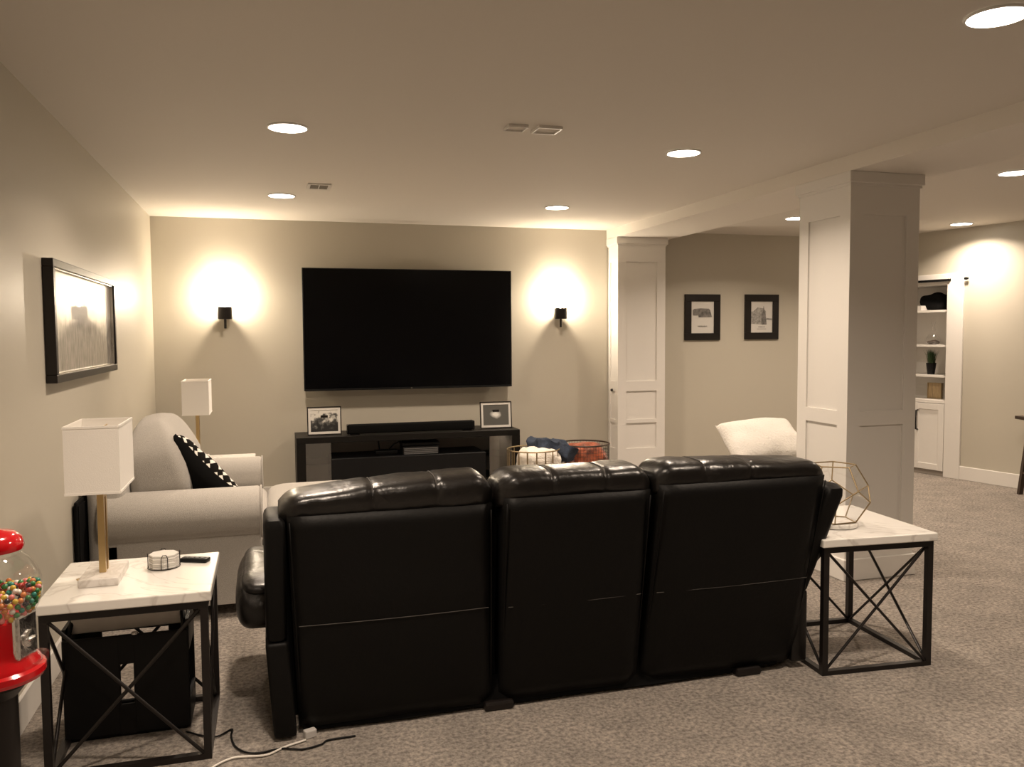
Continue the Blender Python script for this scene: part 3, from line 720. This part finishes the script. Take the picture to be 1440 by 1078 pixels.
def head_roll(x0, x1, yc, zb, zt, seams, dy=.13, endr=.075, lift=(0, 0), seed=0):
    """puffy headrest: closed profile swept along x with rounded ends and pinched seams"""
    bm = nb(); nx, n = 72, 28; rings = []
    W = x1-x0
    for i in range(nx+1):
        u = i/nx; x = x0+W*u
        de = min(u, 1-u)*W
        k = (1-max(0, 1-de/endr)**2.2)
        ks = 1
        for s in seams: ks -= .07*math.exp(-((u-s)*W/.010)**2)+.014*math.exp(-((u-s)*W/.05)**2)
        lf = lift[0]*(1-u)**2+lift[1]*u**2
        ring = []
        for q in range(n):
            a = 2*PI*q/n
            hy = dy; hz = (zt-zb)/2; zc = (zt+zb)/2
            zz = spow(math.sin(a), .62)*hz; yy = spow(math.cos(a), .62)*hy*(.70+.30*k)*(1-(1-ks)*max(0, min(1, (zz+hz)/hz)))
            zz = (zz+hz)*(.66+.34*k)*(1-(1-ks)*.45)-hz
            xx = x
            nn = noise.noise(Vector((x*7+seed, yy*9, zz*9)))*.006+noise.noise(Vector((x*20+seed, yy*22, zz*22)))*.003
            ring.append(bm.verts.new(L_((xx, yc+yy-(zz+hz)*.10+nn, zc+zz+lf*(zz+hz)/(2*hz)+nn*.6))))
        rings.append(ring)
    for A, B in zip(rings, rings[1:]):
        for q in range(n): bm.faces.new((A[q], B[q], B[(q+1) % n], A[(q+1) % n]))
    bm.faces.new(rings[0]); bm.faces.new(rings[-1][::-1])
    bmesh.ops.recalc_face_normals(bm, faces=bm.faces)
    return bm
SEC = [  # panel x bottom, x top, y bottom, y top, panel top z, roll x0,x1, roll top z, lifts, seams
    (.085, .825, .055, .805, 3.09, 2.985, .842, .028, .812, .960, (-.050, 0), (.42, .72)),
    (.855, 1.445, .838, 1.437, 3.095, 2.935, .868, .822, 1.446, .964, (0, 0), (.33, .68)),
    (1.465, 2.20, 1.47, 2.225, 3.10, 2.915, .885, 1.454, 2.235, .972, (0, -.03), (.27, .54))]
for i, (xb0, xb1, xt0, xt1, yb, yt, zt, r0, r1, rz, lift, seams) in enumerate(SEC):
    sec = link('back_panel', back_panel(xb0, xb1, xt0, xt1, yb, yt, .03, zt), M_vinyl, sofa, smooth='all')
    # stitching across the panel
    v = (.435-.03)/(zt-.03); ys = yb+(yt-yb)*(v**.85)
    a0, a1 = xb0+(xt0-xb0)*v, xb1+(xt1-xb1)*v
    bm = nb(); tube(bm, [L_((a0+.02+(a1-a0-.04)*q/8, ys+.001-.0125*math.sin(PI*(.02+.96*q/8)), .435)) for q in range(9)], .0016, 5); link('stitching', bm, M_thread, sec)
    for xa, xb_ in ((xb0+.008, xt0+.008), (xb1-.008, xt1-.008)):
        bm = nb(); tube(bm, [L_((xa+(xb_-xa)*q/8, yb+(yt-yb)*((q/8)**.85)+.006, .12+(zt-.14)*q/8)) for q in range(9)], .003, 5); link('piping', bm, M_vinyl, sec, smooth='all')
    hr = link('headrest', head_roll(r0, r1, yt+.144, zt-.045, rz, seams, lift=lift, seed=i*9.3), M_leather, sofa, smooth='all')
    W = r1-r0
    for s in seams:
        bm = nb(); pp = []
        for q in range(13):
            a = PI*(.95-.9*q/12)+.12
            hz = (rz-zt+.045)/2
            yy = spow(math.cos(a), .62)*.13*.895; zz = spow(math.sin(a), .62)*hz*.955
            lf = lift[0]*(1-s)**2+lift[1]*s**2
            pp.append(L_((r0+W*s, yt+.144+yy-(zz+hz)*.10, (rz+zt-.045)/2+zz+lf*(zz+hz)/(2*hz)+.0)))
        tube(bm, pp, .0028, 5); link('seam', bm, M_thread, hr, smooth='all')
    # lumbar cushion, seat and footrest at the front
    bm = nb(); puff(bm, L_(((r0+r1)/2, yt+.30, .68)), (W/2-.01, .11, .20), .5, .3, 32, 16, lump=.008, ls=5, seed=i); link('back_cushion', bm, M_leather, sofa, smooth='all')
    bm = nb(); puff(bm, L_(((xb0+xb1)/2, 3.62, .41)), ((xb1-xb0)/2, .33, .10), .45, .3, 32, 16, lump=.006, ls=5, seed=i+4); link('seat_cushion', bm, M_leather, sofa, smooth='all')
    bm = nb(); puff(bm, L_(((xb0+xb1)/2, 3.96, .24)), ((xb1-xb0)/2, .06, .19), .35, .3, 28, 14); link('footrest', bm, M_leather, sofa, smooth='all')
link('gap_filler', bx(.0-SX, 2.20-SX, 3.17-SY, 3.21-SY, .05, .80), M_blackcloth, sofa)  # black filler added behind the gaps so the creases between sections stay dark
# hidden frame, bottom cloth
link('base_frame', bx(*[q for q in (.10-SX, 2.16-SX, 3.16-SY, 3.9-SY, .03, .34)]), M_blackcloth, sofa)
bm = nb(); n = 60
r1_ = []; r2_ = []
for i in range(n+1):
    x = .10+2.02*i/n; zz = .012+.012*abs(noise.noise(Vector((x*6, 0, 3))))+(.012 if x > 1.9 else 0)
    r1_.append(bm.verts.new(L_((x, 3.105+.01*noise.noise(Vector((x*3, 0, 0))), zz)))); r2_.append(bm.verts.new(L_((x, 3.125, .13))))
for i in range(n): bm.faces.new((r1_[i], r1_[i+1], r2_[i+1], r2_[i]))
o = link('dust_cover', bm, M_blackcloth, sofa); md = o.modifiers.new('t', 'SOLIDIFY'); md.thickness = .012; md.offset = -1
for x in (.85, 1.97):
    link('mechanism', bx(x-.06-SX, x+.06-SX, 3.08-SY, 3.16-SY, .0, .035, bev=.01), M_black, sofa)
link('mechanism', bx(.2-SX, .5-SX, 3.16-SY, 3.5-SY, .0, .04), M_black, sofa)
# side wings of the back, arms and side panels
for s in (-1, 1):
    if s < 0: xo, xi, xw = -.026, .050, 0
    else: xo, xi, xw = 2.325, 2.235, .03
    # wing beside the back (upper), leaning with it
    bm = nb(); x0, x1 = sorted((xo, xi)); yt_ = 2.99 if s < 0 else 2.915
    if s < 0: ztop, prof = .835, [(3.075, .375), (2.985, .80), (2.995, .832), (3.03, .84), (3.22, .84), (3.26, .80), (3.30, .375)]
    else: ztop, prof = .83, [(3.07, .355), (2.925, .79), (2.93, .825), (2.97, .84), (3.16, .84), (3.2, .80), (3.28, .355)]
    prism_x(bm, prof, x0-SX, x1-SX, bev=.024)
    for v in bm.verts:
        v.co.y -= SY
        if s > 0: v.co.x -= .070*max(0, (.84-v.co.z))/.48
    link('back_wing', bm, M_vinyl, sofa, smooth=50)
    # lower side panel
    bm = nb()
    if s < 0:
        box(bm, -.004-SX, .078-SX, 3.068-SY, 3.95-SY, .012, .368, bev=.014, seg=3)
        for v in bm.verts: v.co.x -= .024*v.co.z/.36
    else:
        box(bm, 2.185-SX, 2.262-SX, 3.085-SY, 3.95-SY, .03, .350, bev=.014, seg=3)
    link('side_panel', bm, M_leather if s > 0 else M_vinyl, sofa, smooth=50)
    # puffy arm
    bm = nb()
    def armf(p):
        p.y *= 1; return p
    puff(bm, L_((-.045 if s < 0 else 2.165, 3.66, .412)), (.100, .36, .118), .8, .5, 40, 22, lump=.004, ls=5, seed=s*3)
    link('arm', bm, M_leather, sofa, smooth='all')
    bm = nb(); puff(bm, L_((-.040 if s < 0 else 2.16, 3.66, .488)), (.080, .33, .045), .8, .5, 30, 14, lump=.003, ls=6, seed=s*5); link('arm_pad', bm, M_leather, sofa, smooth='all')

# ------------------------------------------------------------------ grey roll-arm armchair + ottoman
ch = thing('armchair', 'wide light grey upholstered roll-arm armchair against the left wall', 'armchair', (-.44, 5.18, 0))
AX, AY = -.44, 5.18
def arm_prof(yc, s):  # s=-1 near arm bulges toward the camera
    pts = []; R = .135; zc = .535
    for k in range(19):
        a = math.radians(-60+300*k/18)   # around the roll
        pts.append((R*math.sin(a-PI/2+PI/2)*1.0, 0))
    pts = []
    for k in range(20):
        a = math.radians(-110+ (310)*k/19)
        pts.append((yc+s*R*math.cos(a)*1.0, zc+R*1.02*math.sin(a)))
    return pts
for s, yc in ((-1, 4.62), (1, 5.76)):
    bm = nb(); R, zc = .125, .55; prof = []
    # start at outer bottom, up the outside, around the roll, down the inside
    yo, yi = yc+s*.06, yc-s*.10
    prof.append((yo, .07)); prof.append((yo, zc-.135))
    for k in range(17):
        a = math.radians(-62+ (62+200)*k/16)
        prof.append((yc+s*(R+.012)*math.cos(a), zc+R*1.03*math.sin(a)))
    prof.append((yi, zc-.10)); prof.append((yi, .07))
    prof = [(y-AY, z) for y, z in prof]
    if s > 0: prof = prof[::-1]
    prism_x(bm, prof, -.83-AX, -.045-AX, bev=.018)
    arm = link('arm', bm, M_fabric, ch, smooth=50)
    bm = nb(); x = -.040
    tube(bm, [(x-AX-.004, y, z) for y, z in prof[1:-1]], .005, 6); link('welt', bm, M_fabric, arm, smooth='all')
bm = nb(); box(bm, -.80-AX, -.05-AX, 4.70-AY, 5.68-AY, .07, .33, bev=.015); link('seat_frame', bm, M_fabric, ch, smooth=40)
bm = nb(); puff(bm, (-.34-AX, 5.19-AY, .42), (.33, .47, .10), .4, .25, 40, 18, lump=.006, ls=4); link('seat_cushion', bm, M_fabric, ch, smooth='all')
bm = nb(); vs = box(bm, -.885-AX, -.71-AX, 4.56-AY, 5.82-AY, .07, .80, bev=.04, seg=4)
for v in bm.verts: v.co.x -= 0
link('back_frame', bm, M_fabric, ch, smooth=50)
def bcf(p):
    # sides sag, top crowned
    k = p.z/.28
    p.x *= (1.05-.35*max(0, k)); p.z += .03*math.cos(p.y*3.2) if p.z > 0 else 0
    return p
for yc, sd in ((5.19, 2),):
    bm = nb(); puff(bm, (-.58-AX, yc-AY, .755), (.165, .46, .245), .62, .35, 48, 26, rot=Matrix.Rotation(-.20, 3, 'Y'), lump=.016, ls=5, seed=sd, fn=bcf)
    bc = link('back_cushion', bm, M_fabric, ch, smooth='all')
for x in (-.78, -.10):
    for y in (4.70, 5.66):
        bm = nb(); lathe(bm, [(.022, 0), (.03, .07)], (x-AX, y-AY, 0), 12); link('leg', bm, M_dwood, ch)
ot = thing('ottoman', 'light grey upholstered ottoman in front of the grey armchair', 'ottoman', (.36, 5.33, 0))
link('base', bx(-.35, .35, -.38, .38, .07, .34, bev=.02), M_fabric, ot, smooth=40)
bm = nb(); puff(bm, (0, 0, .415), (.375, .41, .10), .4, .25, 40, 18, lump=.008, ls=4, seed=6); link('cushion', bm, M_fabric, ot, smooth='all')
for x in (-.3, .3):
    for y in (-.33, .33):
        bm = nb(); lathe(bm, [(.02, 0), (.028, .07)], (x, y, 0), 12); link('leg', bm, M_dwood, ot)
# black pillow with white dashes
def art_dash():
    m, n, l, b = nt('black fabric with white dashes')
    tc = n.new('ShaderNodeTexCoord')
    outs = []
    for (ang, off, sx, sz) in ((.8, 0, 26, 15), (-.8, .45, 26, 15)):
        mp = n.new('ShaderNodeMapping'); mp.inputs['Rotation'].default_value = (0, ang, 0); mp.inputs['Location'].default_value = (off, 0, off*.7); mp.inputs['Scale'].default_value = (sx, 1, sz)
        l.new(tc.outputs['Object'], mp.inputs[0]); fr = n.new('ShaderNodeVectorMath'); fr.operation = 'FRACTION'; l.new(mp.outputs[0], fr.inputs[0])
        s = n.new('ShaderNodeSeparateXYZ'); l.new(fr.outputs[0], s.inputs[0])
        def band(sock, lo, hi):
            a = n.new('ShaderNodeMath'); a.operation = 'GREATER_THAN'; a.inputs[1].default_value = lo; l.new(sock, a.inputs[0])
            c = n.new('ShaderNodeMath'); c.operation = 'LESS_THAN'; c.inputs[1].default_value = hi; l.new(sock, c.inputs[0])
            d = n.new('ShaderNodeMath'); d.operation = 'MULTIPLY'; l.new(a.outputs[0], d.inputs[0]); l.new(c.outputs[0], d.inputs[1]); return d.outputs[0]
        d = n.new('ShaderNodeMath'); d.operation = 'MULTIPLY'; l.new(band(s.outputs['X'], .33, .62), d.inputs[0]); l.new(band(s.outputs['Z'], .2, .72), d.inputs[1]); outs.append(d.outputs[0])
    mx = n.new('ShaderNodeMath'); mx.operation = 'MAXIMUM'; l.new(outs[0], mx.inputs[0]); l.new(outs[1], mx.inputs[1])
    r = n.new('ShaderNodeMix'); r.data_type = 'RGBA'; l.new(mx.outputs[0], r.inputs[0]); r.inputs[6].default_value = (.008, .007, .006, 1); r.inputs[7].default_value = (.8, .76, .7, 1)
    l.new(r.outputs[2], b.inputs['Base Color']); b.inputs['Roughness'].default_value = .95; b.inputs['Specular IOR Level'].default_value = .1; return m
bm = nb(); cloth_pillow(bm, .52, .50, .21, n=20, lump=.008)
po = link('throw_pillow', bm, [art_dash(), M_blackcloth], smooth='all')
tag(po, 'black throw pillow patterned with white dashes in the grey armchair', 'pillow')
PILLOW = po
# orient: local +y (patterned) faces away from camera, up and toward +x
yv = Vector((.58, .56, .56)).normalized(); zv = Vector((-.62, .0, .78)); zv = (zv-yv*zv.dot(yv)).normalized(); xv = yv.cross(zv)
mm = Matrix((xv, yv, zv)).transposed().to_4x4(); mm.translation = Vector((-.425, 5.0, .68)); po.matrix_world = mm

# unidentified dark shape between chair and wall, filled with a plain slab
t = thing('dark_slab', 'tall dark tray wedged between the left wall and grey armchair', 'slab', (-.895, 4.62, 0))
bm = nb(); box(bm, -.018, .0, -.2, .3, 0, .68, bev=.01, seg=3); link('slab_body', bm, M_blackcloth, t)
bm = nb(); box(bm, .001, .004, -.19, .28, 0.01, .66, bev=.001, seg=1); link('slab_face', bm, M_blackcloth, t)

# ------------------------------------------------------------------ wire baskets with blankets
t = thing('gold_wire_basket', 'round gold wire basket holding cream and navy blankets', 'basket', (2.19, 6.80, 0))
def ring(bm, R, z, r, n=36): tube(bm, [(R*math.cos(2*PI*k/n), R*math.sin(2*PI*k/n), z) for k in range(n)], r, 6, closed=True)
for z in (.49, .02): bm = nb(); ring(bm, .225, z, .006); link('hoop', bm, M_gold2, t, smooth='all')
bm = nb(); ring(bm, .225, .28, .003); link('hoop', bm, M_gold2, t, smooth='all')
for k in range(18):
    a = 2*PI*k/18; bm = nb(); box(bm, -.006, .006, -.0015, .0015, 0.02, .49); bmesh.ops.rotate(bm, verts=bm.verts, cent=(0, 0, 0), matrix=Matrix.Rotation(a+PI/2, 3, 'Z')); bmesh.ops.translate(bm, verts=bm.verts, vec=(.225*math.cos(a), .225*math.sin(a), 0)); link('bar', bm, M_gold2, t)
bm = nb()
for q in range(14):
    tube(bm, [(.221*math.cos(a), .221*math.sin(a), .05+.03*q) for a in [math.radians(-100+6*i) for i in range(22)]], .0016, 4)
o = link('wire_mesh', bm, M_gold2, t); o['kind'] = 'stuff'
bm = nb(); lathe(bm, [(.01, .008), (.22, .008), (.22, .016), (.01, .016)], n=24); link('bottom', bm, M_gold2, t)
bm = nb(); puff(bm, (0, 0, 0), (.175, .185, .24), .45, .6, 60, 36, lump=.03, ls=11, seed=3); o = link('knit_blanket', bm, M_knit, loc=(2.235, 6.80, .262), smooth='all'); tag(o, 'cream knitted blanket folded in the gold wire basket', 'blanket')
bm = nb(); puff(bm, (0, 0, 0), (.225, .14, .085), .8, .8, 64, 32, rot=Matrix.Rotation(.30, 3, 'Y'), lump=.055, ls=11, seed=8); o = link('navy_blanket', bm, M_navy, loc=(2.37, 6.86, .475), smooth='all'); tag(o, 'navy blue blanket thrown over the cream blanket in the gold basket', 'blanket')
t = thing('dark_wire_basket', 'round dark wire mesh basket holding a rust orange blanket', 'basket', (2.79, 7.14, 0))
bm = nb(); ring(bm, .235, .47, .0075); link('hoop', bm, M_dwood, t, smooth='all')
bm = nb(); ring(bm, .225, .01, .006); link('hoop', bm, M_dwood, t, smooth='all')
bm = nb()
for q in range(15): ring(bm, .232, .03+.029*q, .0014, 28)
for k in range(52):
    a = 2*PI*k/52; tube(bm, [(.232*math.cos(a), .232*math.sin(a), .01), (.235*math.cos(a), .235*math.sin(a), .47)], .0014, 4)
o = link('wire_mesh', bm, M_black, t); o['kind'] = 'stuff'
bm = nb(); lathe(bm, [(.01, .004), (.225, .004), (.225, .010), (.01, .010)], n=24); link('bottom', bm, M_black, t)
bm = nb(); puff(bm, (0, 0, 0), (.185, .18, .225), .6, .6, 60, 36, lump=.035, ls=11, seed=12); o = link('rust_blanket', bm, M_rust, loc=(2.81, 7.14, .243), smooth='all'); tag(o, 'rust orange plush blanket inside the dark wire basket', 'blanket')

# ------------------------------------------------------------------ black leather chair with cream pillow beyond the sofa
t = thing('leather_armchair', 'black leather armchair turned away, beyond the sofa, under the cream pillow', 'armchair', (3.40, 5.20, 0), -PI/2)
link('base', bx(-.40, .42, -.36, .36, .04, .34, bev=.03, seg=3), M_leather, t, smooth=50)
for y in (-.42, .42):
    bm = nb(); puff(bm, (-.04, y, .27), (.41, .095, .245), .45, .5, 36, 20, lump=.006, ls=6, seed=y); link('arm', bm, M_leather, t, smooth='all')
bm = nb(); puff(bm, (-.05, 0, .40), (.36, .33, .10), .45, .3, 32, 16); link('seat_cushion', bm, M_leather, t, smooth='all')
bm = nb(); puff(bm, (.36, 0, .42), (.12, .43, .245), .5, .3, 32, 20); link('backrest', bm, M_leather, t, smooth='all')
bm = nb(); cloth_pillow(bm, .54, .40, .23, n=24, lump=.012, seed=5, pinch=.03)
po = link('cream_pillow', bm, M_cream, smooth='all'); po.data.materials.append(M_cream)
tag(po, 'cream knitted pillow lying on the black leather armchair beside the column', 'pillow')
yv = Vector((-.10, -.55, .83)).normalized(); xv = Vector((1, .0, -.10)); xv = (xv-yv*xv.dot(yv)).normalized(); zv = xv.cross(yv)
mm = Matrix((xv, yv, zv)).transposed().to_4x4(); mm.translation = Vector((3.235, 4.93, .735)); po.matrix_world = mm

# ------------------------------------------------------------------ terrarium on the right table
t = thing('geometric_terrarium', 'open gold-framed glass dodecahedron terrarium on the right marble table', 'terrarium', (2.475, 3.20, .622))
ed = .114; R5 = .8507*ed; R2 = 1.3764*ed; h1 = .8507*ed; Htot = 2.2270*ed; h2 = Htot-h1
rot0 = .35
V = []
for k in range(5): a = rot0+2*PI*k/5; V.append(Vector((R5*math.cos(a), R5*math.sin(a), 0)))
for k in range(5): a = rot0+2*PI*k/5; V.append(Vector((R2*math.cos(a), R2*math.sin(a), h1)))
for k in range(5): a = rot0+2*PI*(k+.5)/5; V.append(Vector((R2*math.cos(a), R2*math.sin(a), h2)))
for k in range(5): a = rot0+2*PI*(k+.5)/5; V.append(Vector((R5*math.cos(a), R5*math.sin(a), Htot)))
E_ = []
for k in range(5):
    n_ = (k+1) % 5
    E_ += [(k, n_), (k, 5+k), (5+k, 10+k), (5+n_, 10+k), (10+k, 15+k), (15+k, 15+n_)]
for a, b in E_:
    bm = nb(); tube(bm, [V[a], V[b]], .0032, 6); link('edge_bar', bm, M_gold2, t, smooth=60)
for k in range(5):
    n_ = (k+1) % 5
    for idx in ((k, n_, 5+n_, 10+k, 5+k), (15+k, 10+k, 5+n_, 10+n_, 15+n_)):
        bm = nb(); flat(bm, [V[i] for i in idx]); link('glass_pane', bm, M_glass, t)
bm = nb(); lathe(bm, [(.10, 0), (.105, .003), (.105, .018), (.102, .021)], (2.475, 3.20, .598), 36); tag(link('marble_coaster', bm, M_marble, smooth=40), 'round white marble plate under the geometric terrarium', 'plate')
# ------------------------------------------------------------------ stool at the right edge
d_ = Vector((.96, -.28, 0)); t = thing('wooden_stool', 'dark wooden stool with splayed legs at the right edge of the photo', 'stool', (6.655, 5.69, 0), math.atan2(-.28, .96))
link('seat', bx(-.215, .19, -.18, .18, .685, .715, bev=.005), M_dwood, t)
for sx in (-1, 1):
    for sy in (-1, 1):
        bm = nb(); vs = box(bm, -.018, .018, -.018, .018, 0, .685)
        for v in bm.verts:
            k = v.co.z/.685; v.co.x += sx*(.165-.055*k); v.co.y += sy*(.15-.04*k)
        link('leg', bm, M_dwood, t)
    bm = nb(); tube(bm, [(sx*.155, -.14, .2), (sx*.155, .14, .2)], .011); link('stretcher', bm, M_dwood, t)

# ------------------------------------------------------------------ cables on the carpet
def cr(pts, sub=6):
    P = [Vector(p) for p in pts]; out = []
    for i in range(len(P)-1):
        p0, p1, p2, p3 = P[max(i-1, 0)], P[i], P[i+1], P[min(i+2, len(P)-1)]
        for k in range(sub):
            s = k/sub; out.append(.5*((2*p1)+(-p0+p2)*s+(2*p0-5*p1+4*p2-p3)*s*s+(-p0+3*p1-3*p2+p3)*s**3))
    return out+[P[-1]]
def fl(px, py, z=.006):
    d = fw+rt*(px-720)/F-up*(py-539)/F; k = (z-CAMH)/d.z; p = Vector((0, 0, CAMH))+d*k; return (p.x, p.y, z)
t = thing('white_cable', 'white power cable running across the carpet to the sofa', 'cable', (0, 0, 0))
bm = nb(); tube(bm, cr([fl(*q) for q in ((275, 1100), (300, 1078), (325, 1066), (345, 1063.5), (375, 1061), (400, 1050), (430, 1040))]), .0042, 6); link('cord', bm, M_cord, t, smooth='all')
p = Vector(fl(436, 1036, .0)); a = .35
bm = nb(); box(bm, -.022, .022, -.014, .014, 0, .03, bev=.004); bmesh.ops.rotate(bm, verts=bm.verts, cent=(0, 0, 0), matrix=Matrix.Rotation(a, 3, 'Z')); bmesh.ops.translate(bm, verts=bm.verts, vec=(p.x, p.y, 0)); link('plug', bm, mat('plug grey', (.5, .48, .46), .5), t)
bm = nb(); tube(bm, cr([fl(*q) for q in ((262, 1028), (285, 1034), (305, 1035), (326, 1025), (325, 1034), (330, 1048), (345, 1057), (365, 1058), (395, 1052), (425, 1053), (452, 1046), (462, 1040), (500, 1034))]), .0036, 6); tag(link('black_cable', bm, M_blackpl, smooth='all'), 'black cable curling across the carpet between table and sofa', 'cable')
